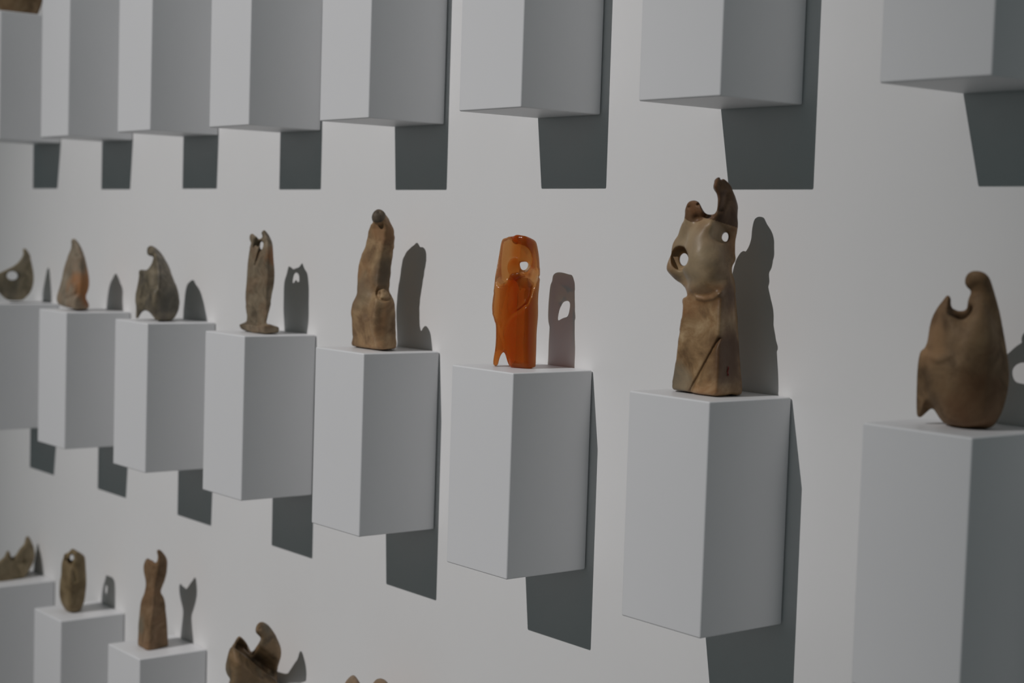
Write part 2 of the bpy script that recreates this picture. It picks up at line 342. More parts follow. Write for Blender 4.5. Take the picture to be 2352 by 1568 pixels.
SHAPES = {
 'B': {'o': [0.492,-0.505,-0.004],'az': -45.45,'el': 2.93,'lx': 0.145,'lz': -0.748,'side': [(-0.036,1.792),(-0.029,1.825),(-0.007,1.85),(0.025,1.858),(0.064,1.844),(0.103,1.809),(0.137,1.752),(0.163,1.682),(0.177,1.593),(0.176,1.477),(0.177,1.387),(0.176,1.272),(0.177,1.169),(0.161,1.136),(0.142,1.114),(0.152,1.04),(0.169,0.95),(0.183,0.848),(0.196,0.733),(0.21,0.605),(0.226,0.451),(0.24,0.31),(0.252,0.182),(0.266,0.093),(0.271,0.022),(0.25,0.006),(0.218,0.004),(0.18,0.014),(0.148,0.004),(0.066,-0.006),(-0.011,0.001),(-0.178,0.012),(-0.275,0.018),(-0.32,0.025),(-0.325,0.055),(-0.317,0.094),(-0.302,0.211),(-0.289,0.366),(-0.275,0.509),(-0.265,0.651),(-0.262,0.729),(-0.271,0.819),(-0.226,0.831),(-0.235,0.878),(-0.259,0.929),(-0.332,0.987),(-0.414,1.049),(-0.407,1.098),(-0.384,1.176),(-0.356,1.281),(-0.328,1.372),(-0.298,1.444),(-0.275,1.509),(-0.272,1.567),(-0.263,1.606),(-0.235,1.639),(-0.191,1.649),(-0.158,1.632),(-0.134,1.584),(-0.103,1.543),(-0.071,1.53),(-0.033,1.535),(-0.002,1.555),(0.012,1.601),(0.008,1.659),(-0.004,1.703),(-0.026,1.741),(-0.038,1.766)],'front': [(-0.322,1.338),(-0.302,1.441),(-0.271,1.528),(-0.211,1.589),(-0.194,1.598),(-0.173,1.603),(-0.158,1.59),(-0.116,1.644),(-0.085,1.709),(-0.079,1.774),(-0.077,1.859),(-0.059,1.889),(-0.025,1.9),(0.019,1.89),(0.074,1.842),(0.121,1.778),(0.142,1.714),(0.152,1.625),(0.147,1.522),(0.122,1.457),(0.094,1.424),(0.102,1.353),(0.125,1.238),(0.158,1.124),(0.186,1.022),(0.212,0.869),(0.229,0.703),(0.247,0.55),(0.261,0.39),(0.29,0.1),(0.29,-0.3),(-0.33,-0.3),(-0.33,0.75),(-0.42,0.92),(-0.4,1.1)],'pts': {'h1': [(-0.303,1.164),(-0.375,1.161),(-0.23,1.166),(-0.307,1.263),(-0.299,1.063),(-0.268,1.152)],'h2': [(0.076,1.352),(0.046,1.383),(0.106,1.34)],'crack': [(0.059,0.483),(-0.172,0.016)],'edge': [(0.063,0.882),(0.066,-0.006)],'arc': [(-0.259,0.929),(-0.199,0.86),(-0.146,0.823),(-0.081,0.813),(-0.005,0.828),(0.063,0.882)],'torso': [(-0.108,1.173)],'red': [(0.145,0.248),(0.144,0.167)],'eye1': [(-0.237,1.591)],'eye2': [(-0.166,1.611)],'eye3': [(0.022,1.837)],'cheek': [(-0.042,1.766),(0.061,1.756)]}},
 'D': {'o': [-4.65,-0.505,-0.003],'az': -33.84,'el': 2.28,'lx': 0.056,'lz': -0.748,'side': [(-0.029,1.547),(0.008,1.54),(0.039,1.517),(0.07,1.481),(0.102,1.439),(0.127,1.391),(0.147,1.337),(0.155,1.282),(0.152,1.203),(0.147,1.117),(0.137,1.007),(0.124,0.909),(0.122,0.811),(0.123,0.725),(0.118,0.664),(0.129,0.621),(0.155,0.579),(0.175,0.518),(0.186,0.445),(0.194,0.335),(0.195,0.213),(0.203,0.115),(0.209,0.054),(0.202,0.023),(0.175,0.014),(0.102,0.012),(0.017,0.006),(-0.105,0.009),(-0.215,0.015),(-0.276,0.025),(-0.285,0.047),(-0.272,0.103),(-0.281,0.2),(-0.289,0.322),(-0.297,0.444),(-0.29,0.487),(-0.265,0.549),(-0.24,0.605),(-0.241,0.666),(-0.239,0.776),(-0.239,0.861),(-0.221,0.947),(-0.193,1.058),(-0.159,1.144),(-0.148,1.206),(-0.138,1.279),(-0.121,1.347),(-0.104,1.378),(-0.074,1.397),(-0.093,1.445),(-0.082,1.494),(-0.059,1.532)],'front': [(-0.006,1.547),(0.16,1.388),(0.149,1.314),(0.118,1.166),(0.092,1.042),(0.069,0.943),(0.06,0.832),(0.06,0.733),(0.076,0.623),(0.104,0.563),(0.144,0.621),(0.181,0.648),(0.228,0.621),(0.273,0.562),(0.298,0.491),(0.313,0.388),(0.32,0.1),(0.32,-0.3),(-0.37,-0.3),(-0.37,0.1),(-0.337,0.373),(-0.335,0.434),(-0.356,0.595),(-0.372,0.745),(-0.373,0.858),(-0.358,0.959),(-0.331,1.098),(-0.304,1.211),(-0.276,1.324),(-0.258,1.387),(-0.217,1.444),(-0.144,1.502),(-0.07,1.534)],'pts': {'child': [(0.056,0.619)],'eye': [(-0.019,1.497)],'head': [(-0.021,1.454)],'edge': [(0.086,1.335),(0.005,0.954),(-0.05,0.72)]}},
 'C': {'o': [-2.095,-0.505,0.009],'az': -38.89,'el': 2.53,'lx': 0.1,'lz': -0.748,'side': [(-0.236,1.264),(-0.21,1.275),(-0.118,1.281),(-0.102,1.294),(-0.061,1.295),(0.001,1.284),(0.054,1.268),(0.096,1.249),(0.112,1.223),(0.124,1.162),(0.138,1.059),(0.146,0.956),(0.147,0.832),(0.144,0.687),(0.144,0.542),(0.142,0.386),(0.14,0.231),(0.137,0.096),(0.135,0.024),(0.114,0.013),(0.073,0.001),(-0.082,-0.004),(-0.119,0.005),(-0.141,0.046),(-0.164,0.118),(-0.182,0.15),(-0.2,0.132),(-0.22,0.095),(-0.234,0.043),(-0.24,0.012),(-0.279,0.01),(-0.281,0.062),(-0.269,0.177),(-0.263,0.301),(-0.266,0.405),(-0.278,0.466),(-0.306,0.538),(-0.311,0.589),(-0.308,0.672),(-0.298,0.755),(-0.286,0.87),(-0.274,0.994),(-0.262,1.119),(-0.25,1.222)],'front': [(-0.197,1.281),(-0.158,1.303),(-0.101,1.313),(-0.004,1.311),(0.069,1.302),(0.102,1.282),(0.119,1.231),(0.13,1.107),(0.144,0.921),(0.155,0.714),(0.163,0.507),(0.165,0.388),(0.19,-0.3),(-0.25,-0.3),(-0.237,0.382),(-0.233,0.529),(-0.227,0.741),(-0.222,0.953),(-0.215,1.133),(-0.207,1.238)],'fronthole': [(-0.125,0.822),(-0.123,0.874),(-0.099,0.949),(-0.045,1.015),(0.018,1.032),(0.051,1.02),(0.057,0.979),(0.041,0.905),(0.019,0.872),(-0.037,0.86),(-0.085,0.84)],'pts': {'hole': [(-0.053,1.027),(-0.022,1.035),(0.02,1.034),(0.027,1.004),(0.011,0.97),(-0.014,0.957),(-0.038,0.97)],'line': [(0.128,0.893),(0.079,0.788),(0.056,0.694),(0.032,0.631),(-0.038,0.567),(-0.109,0.523),(-0.159,0.46),(-0.19,0.386),(-0.196,0.334)],'line2': [(-0.29,0.528),(-0.24,0.416),(-0.173,0.242),(-0.13,0.026)],'bird': [(-0.11,1.051),(-0.134,0.978),(-0.08,0.928)],'hook': [(-0.092,1.289),(-0.09,1.217),(0.004,1.189),(0.059,1.108),(0.056,1.015)]}},
 'E': {'o': [-7.216,-0.505,0.008],'az': -29.82,'el': 2.01,'lx': 0.012,'lz': -0.748,'side': [(-0.155,1.182),(-0.145,1.204),(-0.118,1.213),(-0.086,1.2),(-0.064,1.169),(-0.052,1.142),(-0.031,1.148),(-0.007,1.163),(-0.005,1.187),(-0.032,1.213),(-0.022,1.24),(0.009,1.265),(0.042,1.253),(0.07,1.211),(0.092,1.162),(0.115,1.114),(0.129,1.039),(0.142,0.93),(0.152,0.8),(0.151,0.659),(0.148,0.561),(0.129,0.462),(0.109,0.353),(0.085,0.233),(0.071,0.151),(0.077,0.11),(0.147,0.1),(0.218,0.078),(0.223,0.056),(0.214,0.007),(0.085,-0.001),(-0.055,-0.002),(-0.163,0.015),(-0.239,0.041),(-0.263,0.073),(-0.27,0.094),(-0.165,0.11),(-0.169,0.205),(-0.183,0.335),(-0.194,0.465),(-0.188,0.606),(-0.18,0.748),(-0.175,0.856),(-0.162,0.987),(-0.142,1.063),(-0.13,1.101),(-0.152,1.139)],'front': [(-0.196,1.199),(-0.151,1.159),(-0.108,1.144),(-0.004,1.17),(0.069,1.189),(0.109,1.241),(0.142,1.202),(0.175,1.16),(0.228,1.129),(0.251,1.076),(0.273,0.958),(0.283,0.817),(0.286,0.655),(0.277,0.492),(0.26,0.387),(0.26,0.2),(0.36,0.1),(0.36,-0.3),(-0.36,-0.3),(-0.36,0.1),(-0.26,0.2),(-0.263,0.363),(-0.278,0.512),(-0.298,0.677),(-0.301,0.899),(-0.284,1.01),(-0.244,1.078),(-0.219,1.134)],'fronthole': [(-0.111,0.963),(-0.114,1.028),(-0.085,1.095),(-0.033,1.116),(0.031,1.094),(0.045,1.024),(0.025,0.993),(-0.04,1.031),(-0.07,0.997)],'pts': {'hole': [(-0.025,1.094),(-0.009,1.121),(0.008,1.1),(0.011,1.057),(-0.007,1.013),(-0.024,1.045)],'leg': [(-0.113,0.467),(-0.085,0.37),(-0.037,0.138),(-0.117,0.132)],'base': [(-0.025,0.111)],'split': [(-0.023,1.012),(-0.073,0.837)]}},
 'F': {'o': [-9.775,-0.505,-0.0],'az': -26.6,'el': 1.83,'lx': -0.032,'lz': -0.748,'side': [(-0.255,0.93),(-0.245,0.981),(-0.206,1.002),(-0.15,0.984),(-0.082,0.929),(-0.024,0.845),(0.033,0.732),(0.092,0.596),(0.145,0.449),(0.181,0.3),(0.188,0.243),(0.173,0.151),(0.135,0.07),(0.091,0.012),(0.012,-0.001),(-0.066,-0.001),(-0.122,0.019),(-0.157,0.064),(-0.202,0.114),(-0.258,0.136),(-0.303,0.112),(-0.335,0.06),(-0.357,0.014),(-0.39,0.008),(-0.4,0.059),(-0.398,0.173),(-0.393,0.31),(-0.38,0.425),(-0.365,0.528),(-0.356,0.619),(-0.351,0.674),(-0.29,0.666),(-0.25,0.662),(-0.212,0.703),(-0.18,0.772),(-0.164,0.835),(-0.17,0.869),(-0.215,0.868),(-0.249,0.89)],'front': [(-0.177,0.912),(-0.07,0.872),(0.054,0.765),(0.154,0.612),(0.248,0.398),(0.27,0.2),(0.22,-0.3),(-0.33,-0.3),(-0.36,0.2),(-0.35,0.368),(-0.338,0.563),(-0.307,0.748),(-0.253,0.864)],'pts': {'ridge': [(-0.138,0.922),(-0.09,0.74),(-0.07,0.581),(-0.084,0.409)],'dark': [(-0.3,0.632)]}},
 'G': {'o': [-12.363,-0.505,-0.005],'az': -23.94,'el': 1.67,'lx': -0.077,'lz': -0.748,'side': [(-0.212,1.019),(-0.189,1.044),(-0.153,1.052),(-0.104,0.997),(-0.054,0.917),(-0.017,0.819),(0.015,0.695),(0.041,0.583),(0.054,0.484),(0.056,0.371),(0.039,0.283),(0.01,0.208),(0.023,0.158),(0.054,0.108),(0.066,0.065),(0.055,0.027),(-0.006,0.013),(-0.114,0.011),(-0.199,0.026),(-0.284,0.046),(-0.368,0.081),(-0.399,0.118),(-0.408,0.187),(-0.395,0.261),(-0.36,0.374),(-0.332,0.487),(-0.309,0.599),(-0.28,0.712),(-0.246,0.813),(-0.217,0.888),(-0.205,0.938)],'front': [(0.017,0.905),(0.105,0.877),(0.136,0.816),(0.167,0.767),(0.21,0.744),(0.242,0.658),(0.232,0.545),(0.265,0.403),(0.28,0.2),(0.26,-0.3),(-0.3,-0.3),(-0.34,0.2),(-0.315,0.371),(-0.296,0.493),(-0.264,0.609),(-0.224,0.725),(-0.154,0.816),(-0.069,0.877)],'pts': {'orange': [(-0.048,0.481)]}},
 'H': {'o': [-14.956,-0.505,-0.021],'az': -21.74,'el': 1.56,'lx': -0.122,'lz': -0.749,'side': [(0.09,0.842),(0.115,0.87),(0.155,0.824),(0.195,0.75),(0.222,0.643),(0.247,0.508),(0.258,0.372),(0.246,0.263),(0.208,0.154),(0.15,0.085),(0.099,0.036),(0.008,0.028),(-0.122,0.032),(-0.2,0.078),(-0.252,0.138),(-0.331,0.224),(-0.37,0.318),(-0.358,0.399),(-0.307,0.441),(-0.256,0.462),(-0.153,0.518),(-0.063,0.561),(0.027,0.638),(0.084,0.72),(0.103,0.775)],'front': [(0.091,0.925),(0.161,0.846),(0.218,0.645),(0.252,0.423),(0.26,0.2),(0.2,-0.3),(-0.12,-0.3),(-0.16,0.2),(-0.114,0.405),(-0.101,0.563),(-0.037,0.702),(0.026,0.841)],'pts': {'hole': [(-0.074,0.419),(0.016,0.421),(-0.075,0.5)]}},
 'F2': {'o': [-9.845,-0.505,-4.468],'az': -26.52,'el': 12.88,'lx': -0.033,'lz': -0.825,'side': [(-0.027,1.291),(0.008,1.312),(0.052,1.275),(0.097,1.216),(0.12,1.135),(0.114,1.033),(0.094,0.931),(0.06,0.814),(0.032,0.742),(0.062,0.691),(0.092,0.625),(0.108,0.508),(0.126,0.334),(0.144,0.116),(0.148,0.008),(0.117,-0.02),(-0.012,-0.042),(-0.126,-0.054),(-0.241,0.002),(-0.27,0.031),(-0.265,0.168),(-0.255,0.369),(-0.244,0.557),(-0.224,0.644),(-0.183,0.723),(-0.164,0.847),(-0.187,0.934),(-0.21,1.022),(-0.204,1.095),(-0.177,1.168),(-0.134,1.226),(-0.09,1.174),(-0.039,1.108),(-0.011,1.166),(-0.005,1.225)],'front': [(-0.264,1.184),(-0.214,1.133),(-0.116,1.084),(-0.024,1.154),(0.067,1.246),(0.143,1.32),(0.182,1.268),(0.206,1.124),(0.171,0.998),(0.113,0.882),(0.054,0.78),(0.076,0.635),(0.115,0.433),(0.14,0.1),(0.14,-0.3),(-0.23,-0.3),(-0.22,0.1),(-0.195,0.412),(-0.176,0.582),(-0.15,0.738),(-0.154,0.828),(-0.221,0.92),(-0.274,1.031),(-0.284,1.12)],'pts': {'edge': [(-0.134,0.773),(-0.126,-0.051)]}},
 'G2': {'o': [-12.408,-0.505,-4.484],'az': -23.9,'el': 11.75,'lx': -0.078,'lz': -0.826,'side': [(-0.236,0.841),(-0.205,0.848),(-0.151,0.863),(-0.129,0.911),(-0.082,0.921),(-0.035,0.877),(0.027,0.844),(0.074,0.803),(0.092,0.676),(0.098,0.517),(0.096,0.342),(0.082,0.2),(0.053,0.075),(0.008,-0.011),(-0.084,-0.019),(-0.177,-0.006),(-0.24,0.067),(-0.28,0.178),(-0.297,0.289),(-0.292,0.446),(-0.27,0.525),(-0.272,0.667),(-0.258,0.746),(-0.235,0.793)],'front': [(-0.143,0.874),(0.138,0.877),(0.18,0.738),(0.19,0.448),(0.16,0.2),(0.1,-0.3),(-0.22,-0.3),(-0.29,0.2),(-0.297,0.385),(-0.282,0.519),(-0.231,0.694),(-0.159,0.789)],'fronthole': [(-0.12,0.747),(-0.079,0.657),(-0.131,0.548),(-0.172,0.639)],'pts': {'hole': [(-0.143,0.815),(-0.104,0.826),(-0.088,0.791),(-0.103,0.743),(-0.126,0.752)]}},
 'H2': {'o': [-14.969,-0.505,-4.474],'az': -21.73,'el': 10.74,'lx': -0.122,'lz': -0.826,'side': [(-0.203,0.296),(-0.138,0.346),(-0.106,0.431),(-0.081,0.456),(-0.047,0.395),(-0.038,0.343),(-0.005,0.334),(0.044,0.375),(0.093,0.46),(0.159,0.527),(0.191,0.595),(0.191,0.656),(0.215,0.69),(0.257,0.654),(0.283,0.576),(0.318,0.472),(0.335,0.35),(0.32,0.248),(0.279,0.18),(0.246,0.112),(0.197,0.028),(0.131,-0.022),(-0.001,-0.061),(-0.116,-0.074),(-0.199,-0.08),(-0.297,-0.077),(-0.364,0.01),(-0.349,0.146),(-0.285,0.247)],'front': [(-0.174,0.876),(-0.061,0.781),(0.031,0.621),(0.094,0.421),(0.12,0.2),(0.1,-0.3),(-0.34,-0.3),(-0.38,0.2),(-0.357,0.329),(-0.339,0.466),(-0.278,0.655),(-0.216,0.807)],'pts': {'hole': [(0.145,0.278),(0.195,0.277),(0.144,0.33)]}},
 'E2': {'o': [-7.233,-0.505,-4.469],'az': -29.8,'el': 14.28,'lx': 0.012,'lz': -0.825,'side': [(0.029,0.755),(0.045,0.811),(0.084,0.847),(0.129,0.851),(0.187,0.811),(0.246,0.736),(0.299,0.651),(0.335,0.56),(0.347,0.481),(0.332,0.39),(0.305,0.312),(0.301,0.244),(0.314,0.143),(0.318,0.019),(0.272,-0.048),(0.046,-0.068),(-0.157,-0.054),(-0.26,-0.008),(-0.296,0.093),(-0.264,0.159),(-0.31,0.216),(-0.332,0.283),(-0.33,0.351),(-0.304,0.452),(-0.273,0.542),(-0.229,0.609),(-0.196,0.671),(-0.169,0.693),(-0.117,0.648),(-0.07,0.585),(-0.04,0.517),(-0.022,0.472),(0.022,0.523),(0.066,0.584),(0.099,0.652),(0.076,0.686),(0.035,0.721)],'front': [(0.292,0.934),(0.348,0.888),(0.407,0.797),(0.44,0.689),(0.428,0.558),(-0.167,0.417),(0.42,0.3),(0.3,-0.3),(-0.36,-0.3),(-0.46,0.3),(-0.44,0.5),(-0.38,0.63),(-0.3,0.62),(-0.24,0.4),(-0.036,0.544),(0.114,0.696),(0.231,0.816),(0.261,0.881)],'pts': {'eye': [(0.074,0.766)],'eye2': [(-0.15,0.62)]}},
 'D2': {'o': [-4.66,-0.505,-4.469],'az': -33.82,'el': 15.91,'lx': 0.056,'lz': -0.825,'side': [(-0.36,0.2),(-0.34,0.45),(-0.26,0.69),(-0.22,0.752),(-0.17,0.789),(-0.133,0.763),(-0.094,0.692),(-0.02,0.6),(0.061,0.693),(0.09,0.74),(0.142,0.761),(0.194,0.741),(0.231,0.694),(0.3,0.5),(0.3,0.2),(0.22,0.0),(0.1,-0.08),(-0.2,-0.08)],'pts': {}},
 'A': {'o': [3.057,-0.505,0.0],'az': -53.81,'el': 3.29,'lx': 0.189,'lz': -0.748,'side': [(-0.004,1.09),(0.012,1.126),(0.045,1.148),(0.089,1.152),(0.132,1.144),(0.168,1.119),(0.191,1.084),(0.211,1.022),(0.237,0.933),(0.263,0.844),(0.284,0.756),(0.305,0.667),(0.322,0.579),(0.335,0.49),(0.344,0.401),(0.342,0.311),(0.331,0.221),(0.313,0.139),(0.286,0.075),(0.246,0.01),(0.178,-0.003),(0.1,-0.004),(0.022,-0.004),(-0.092,0.007),(-0.138,0.059),(-0.176,0.111),(-0.192,0.126),(-0.219,0.095),(-0.248,0.057),(-0.269,0.033),(-0.3,0.04),(-0.314,0.066),(-0.317,0.157),(-0.317,0.275),(-0.316,0.384),(-0.312,0.475),(-0.297,0.548),(-0.263,0.568),(-0.248,0.623),(-0.239,0.714),(-0.222,0.806),(-0.19,0.879),(-0.153,0.935),(-0.121,0.982),(-0.084,0.951),(-0.038,0.895),(-0.002,0.86),(0.019,0.888),(0.033,0.943),(0.048,0.997),(0.012,1.023),(-0.004,1.049)],'front': [(-0.3,0.2),(-0.3,0.6),(-0.22,0.8),(-0.12,0.92),(-0.03,1.0),(0.06,1.03),(0.14,1.02),(0.22,0.95),(0.3,0.75),(0.34,0.5),(0.33,0.2),(0.25,-0.3),(-0.3,-0.3)],'fronthole': [(-0.01,0.78),(0.02,0.83),(0.08,0.86),(0.14,0.85),(0.17,0.78),(0.14,0.7),(0.11,0.69),(0.02,0.7)],'pts': {'eye': [(-0.092,0.919)],'edge': [(0.016,0.861),(-0.029,0.697),(-0.048,0.56)],'band': [(-0.229,0.506),(-0.158,0.483),(-0.09,0.522)]}},
}
# ---- tallest carving, two heads, a round hole under the arm, square skirt
CLAY_B = clay('pale_fired_clay', (.15,.085,.037), (.30,.185,.088), (.47,.33,.185), (.29,.125,.046), 8, .44, [((-.12,-.25,1.2), .36, (.40,.315,.205), .7), ((-.2,-.2,.1), .16, (.19,.175,.13), .6), ((.34,.0,.35), .27, (.095,.045,.02), .95), ((.34,.02,.9), .27, (.095,.045,.02), .95)], .38)  # last two spots: right flank coloured a darker reddish brown
CLAY_B2 = clay('brown_fired_clay', (.085,.045,.025), (.155,.085,.043), (.22,.13,.07), (.20,.085,.035), 9, .5, (), .3)
c = Carver('B', .0068, (-.5,.5,-.36,.34,-.03,1.96)); P = c.D['pts']
prof = c.depth([(-.225,-.1),(-.20,0),(-.165,.5),(-.125,.83),(-.12,.9),(-.15,1.15),(-.16,1.4),(-.17,1.5),(-.18,1.7),(-.16,1.98),(.16,1.98),(.24,1.7),(.28,1.4),(.28,1.1),(.28,.8),(.28,.4),(.28,-.1)])
prof = smin(prof, c.ball((-.02,-.02,1.15), (.34,.235,.35)), .03)
kz = .03+.14*sstep((c.Z-.85)/.15)-.145*sstep((c.Z-1.3)/.2)
sd = c.side()
F = smax(smax(sd, c.front(lean=.12, y0=-.2), .04), prof, kz)
F = smax(F, -c.ball((-.42,.16,1.12), (.22,.22,.24)), .04)
F = c.solid(F, sd, .07)
B_ = F
for _ in range(10): B_ = blur(B_)
mk = sstep((c.Z-.92)/.12)*sstep((1.44-c.Z)/.12); F = F*(1-mk)+B_*mk
T = c.X*c.n[0]+c.Y*c.n[1]+c.Z*c.n[2]; T0 = float(c.at((-.303,1.163), -.03)@c.n)
arm = smax(smax(sd, np.abs(T-T0)-.10, .05), c.spot((-.30,1.163))-.17, .06); F = smin(F, arm.astype(np.float32), .05)
e = np.sqrt(((c.a+.303)/.074)**2+((c.b-1.163)/.100)**2); F = smax(F, np.minimum((1-e)*.08, T-T0-.03).astype(np.float32), .012)
e = np.sqrt(((c.a+.269)/.041)**2+((c.b-1.150)/.060)**2); F = smax(F, ((1-e)*.045).astype(np.float32), .015)
e = np.sqrt(((c.a-.076)/.030)**2+((c.b-1.352)/.045)**2); F = smax(F, ((1-e)*.03).astype(np.float32), .02)
F += .045*np.exp(-(c.spot((.035,1.35))/.055)**2)*c.toward(.05)
F += .028*np.exp(-(c.line(P['crack'])/.011)**2)*c.toward(.08)
F -= .02*np.exp(-(c.line([(-.25,.90),(-.199,.85),(-.146,.818),(-.081,.805),(-.005,.822),(.06,.87)])/.02)**2)*c.toward(.05)
F += .045*np.exp(-(c.line([(-.16,1.495),(-.09,1.495),(-.07,1.53)])/.04)**2)*c.toward(0)
F += .014*np.exp(-(c.line([(.075,1.72),(.06,1.62),(.03,1.56)])/.022)**2)*c.toward(0)
for e_ in ('eye1','eye2','eye3'): F += .022*np.exp(-(c.spot(P[e_][0])/.010)**2)
F += .006*vnoise(c.X, c.Y, c.Z, 16, 1)+.004*vnoise(c.X, c.Y, c.Z, 40, 2)*sstep((c.Z-.85)/.1)
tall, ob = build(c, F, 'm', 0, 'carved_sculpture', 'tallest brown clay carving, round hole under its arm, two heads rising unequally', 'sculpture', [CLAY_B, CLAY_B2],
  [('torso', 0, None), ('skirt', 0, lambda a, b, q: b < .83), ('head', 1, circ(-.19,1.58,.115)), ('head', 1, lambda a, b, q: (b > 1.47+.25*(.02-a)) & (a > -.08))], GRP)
# thin red inventory stroke on the shaded flank
def decal(parent, F, c, uv0, uv1, w, name, material):
    bm = bmesh.new()
    vs = []
    for t in np.linspace(0, 1, 6):
        for s_ in (0,):
            p0 = np.array(uv0)*(1-t)+np.array(uv1)*t; p0[0] += .004*math.sin(9*t)
            o0 = p0[0]*c.uh+p0[1]*c.vh
            for T in np.linspace(.6, -.4, 500):
                g = ((o0+c.n*T-c.org)/c.h); k = np.floor(g).astype(int)
                if (k < 0).any() or (k >= np.array(F.shape)-1).any(): continue
                if F[tuple(np.round(g).astype(int))] < 0: break
            for s_ in (-w, w): vs.append(bm.verts.new((o0+c.uh*s_+c.n*(T+.012))*U))
    for k in range(5): bm.faces.new((vs[2*k], vs[2*k+1], vs[2*k+3], vs[2*k+2]))
    r = bmesh.ops.extrude_face_region(bm, geom=bm.faces[:])
    bmesh.ops.translate(bm, verts=[v for v in r['geom'] if isinstance(v, bmesh.types.BMVert)], vec=Vector(c.n*-.006*U))
    bmesh.ops.recalc_face_normals(bm, faces=bm.faces[:])
    me = bpy.data.meshes.new(name); bm.to_mesh(me); bm.free(); o = link(name, me, material, parent); o['label'] = 'thin red painted stroke'; return o
decal(tall, F, c, P['red'][0], P['red'][1], .004, 'painted_mark', M_RED)

# ---- translucent amber slab
AMB, nt, b = mat('translucent_amber_resin')
tc = node(nt, 'ShaderNodeTexCoord'); n1 = noise(nt, 30, 4, .5, 1.0, tc.outputs['Object'])
cr = ramp(nt, [(.3, (.92,.80,.62)), (.7, (1,.95,.80))], n1.outputs[0]); nt.links.new(cr.outputs[0], b.inputs['Base Color'])
b.inputs['Roughness'].default_value = .12; b.inputs['IOR'].default_value = 1.36; b.inputs['Transmission Weight'].default_value = 1
df = node(nt, 'ShaderNodeBsdfPrincipled'); df.inputs['Base Color'].default_value = (.66,.22,.03,1); df.inputs['Roughness'].default_value = .3
df.inputs['Subsurface Weight'].default_value = 1; df.inputs['Subsurface Radius'].default_value = (1,.4,.1); df.inputs['Subsurface Scale'].default_value = .02
tr = node(nt, 'ShaderNodeBsdfTransparent'); tr.inputs[0].default_value = (1.0,.93,.85,1)
m1 = node(nt, 'ShaderNodeMixShader'); m1.inputs[0].default_value = .28; nt.links.new(b.outputs[0], m1.inputs[1]); nt.links.new(df.outputs[0], m1.inputs[2])
m2 = node(nt, 'ShaderNodeMixShader'); m2.inputs[0].default_value = .34; nt.links.new(m1.outputs[0], m2.inputs[1]); nt.links.new(tr.outputs[0], m2.inputs[2])
va = node(nt, 'ShaderNodeVolumeAbsorption'); va.inputs[0].default_value = (.89,.54,.04,1); va.inputs[1].default_value = 138
nt.links.new(m2.outputs[0], nt.nodes['Material Output'].inputs['Surface']); nt.links.new(va.outputs[0], nt.nodes['Material Output'].inputs['Volume'])
c = Carver('C', .0068, (-.46,.36,-.36,.3,-.03,1.38)); P = c.D['pts']
prof = c.depth([(-.26,-.1),(-.26,.5),(-.22,1.0),(-.18,1.4),(.09,1.4),(.09,.6),(.10,-.1)])
cut = .37*(c.X-.15)-.93*(c.Y+.085)
sd = c.side(); F = smax(smax(sd, c.front(lean=.15, y0=-.1), .03), smax(prof, cut.astype(np.float32), .05), .04)
rec = [(-.21,1.30),(-.09,1.22),(-.05,1.20),(.0,1.185),(.045,1.14),(.062,1.06),(.05,.98),(.02,.93),(-.03,.94),(-.08,.93),(-.14,.90),(-.18,.81),(-.27,.78),(-.32,1.0),(-.30,1.3)]
rs = c.side(rec); F = smax(F, -smax(rs, c.Y+.005-.25*c.X, .02), .02)
F = c.solid(F, sd, .045)
F = smin(F, smax(c.ball(c.at((-.105,1.03), -.06), (.025,.04,.045)), c.side(), .02), .015)
F = smin(F, smax(c.ball(c.at((-.118,.985), -.045), (.045,.06,.075)), c.side(), .02), .03)
F = smin(F, smax(c.ball(c.at((-.092,1.25), -.12), (.03,.05,.05)), c.side(), .02), .015)
fh = c.front(c.D['fronthole']); F = smax(F, -fh, .012)
F = smax(F, -c.side(P['hole']), .015)
F += .032*np.exp(-(c.line(P['line'])/.013)**2)*c.toward(.03)+.03*np.exp(-(c.line(P['line2'])/.012)**2)*c.toward(.03)
F += .02*sstep(-c.side([(.13,.88),(.08,.79),(.03,.63),(-.11,.52),(-.19,.40),(-.22,.50),(-.15,.85),(-.02,.92)])/.03)*c.toward(.03)
F -= .02*np.exp(-(c.line([(-.12,.9),(-.10,.6)])/.03)**2)*c.toward(.03)
F += .004*vnoise(c.X, c.Y, c.Z, 18, 3)
build(c, F, 'm', 1, 'amber_carving', 'translucent orange amber slab carving with a small round see-through hole', 'sculpture', [AMB], [('amber_carving', 0, None)], GRP, single=True)

# ---- upright figure with bowed head, child's head low on its right
CLAY_D = clay('tan_fired_clay', (.17,.10,.052), (.31,.20,.105), (.43,.295,.16), (.27,.135,.06), 8, .6, [((-.22,-.15,.62), .22, (.17,.135,.09), .6), ((.05,-.05,1.28), .14, (.36,.20,.10), .5), ((.16,.06,.85), .22, (.10,.075,.05), .85), ((.3,.1,.3), .16, (.13,.075,.04), .7)], .3)  # last two spots: darker brown down the right side
CLAY_DH = clay('dark_smoked_clay', (.07,.055,.04), (.13,.10,.07), (.18,.14,.095), (.10,.08,.06), 12, .6, (), .3)
c = Carver('D', .0085, (-.5,.45,-.34,.3,-.03,1.62)); P = c.D['pts']
prof = c.depth([(-.15,-.1),(-.14,.3),(-.11,.55),(-.06,.75),(-.04,.95),(-.02,1.3),(-.06,1.42),(-.08,1.6),(.12,1.6),(.22,1.3),(.24,.9),(.26,.5),(.26,-.1)])
child = smin(c.ball(c.at((.055,.61), -.19), (.062,.06,.062)), smax(c.ball(c.at((.045,.36), -.12), (.15,.13,.30)), c.front(), .05), .05)
sd = c.side(); F = smax(smax(sd, c.front(lean=.12, y0=-.1), .03), smin(prof, child, .05), .035)
F = c.solid(F, sd, .05)
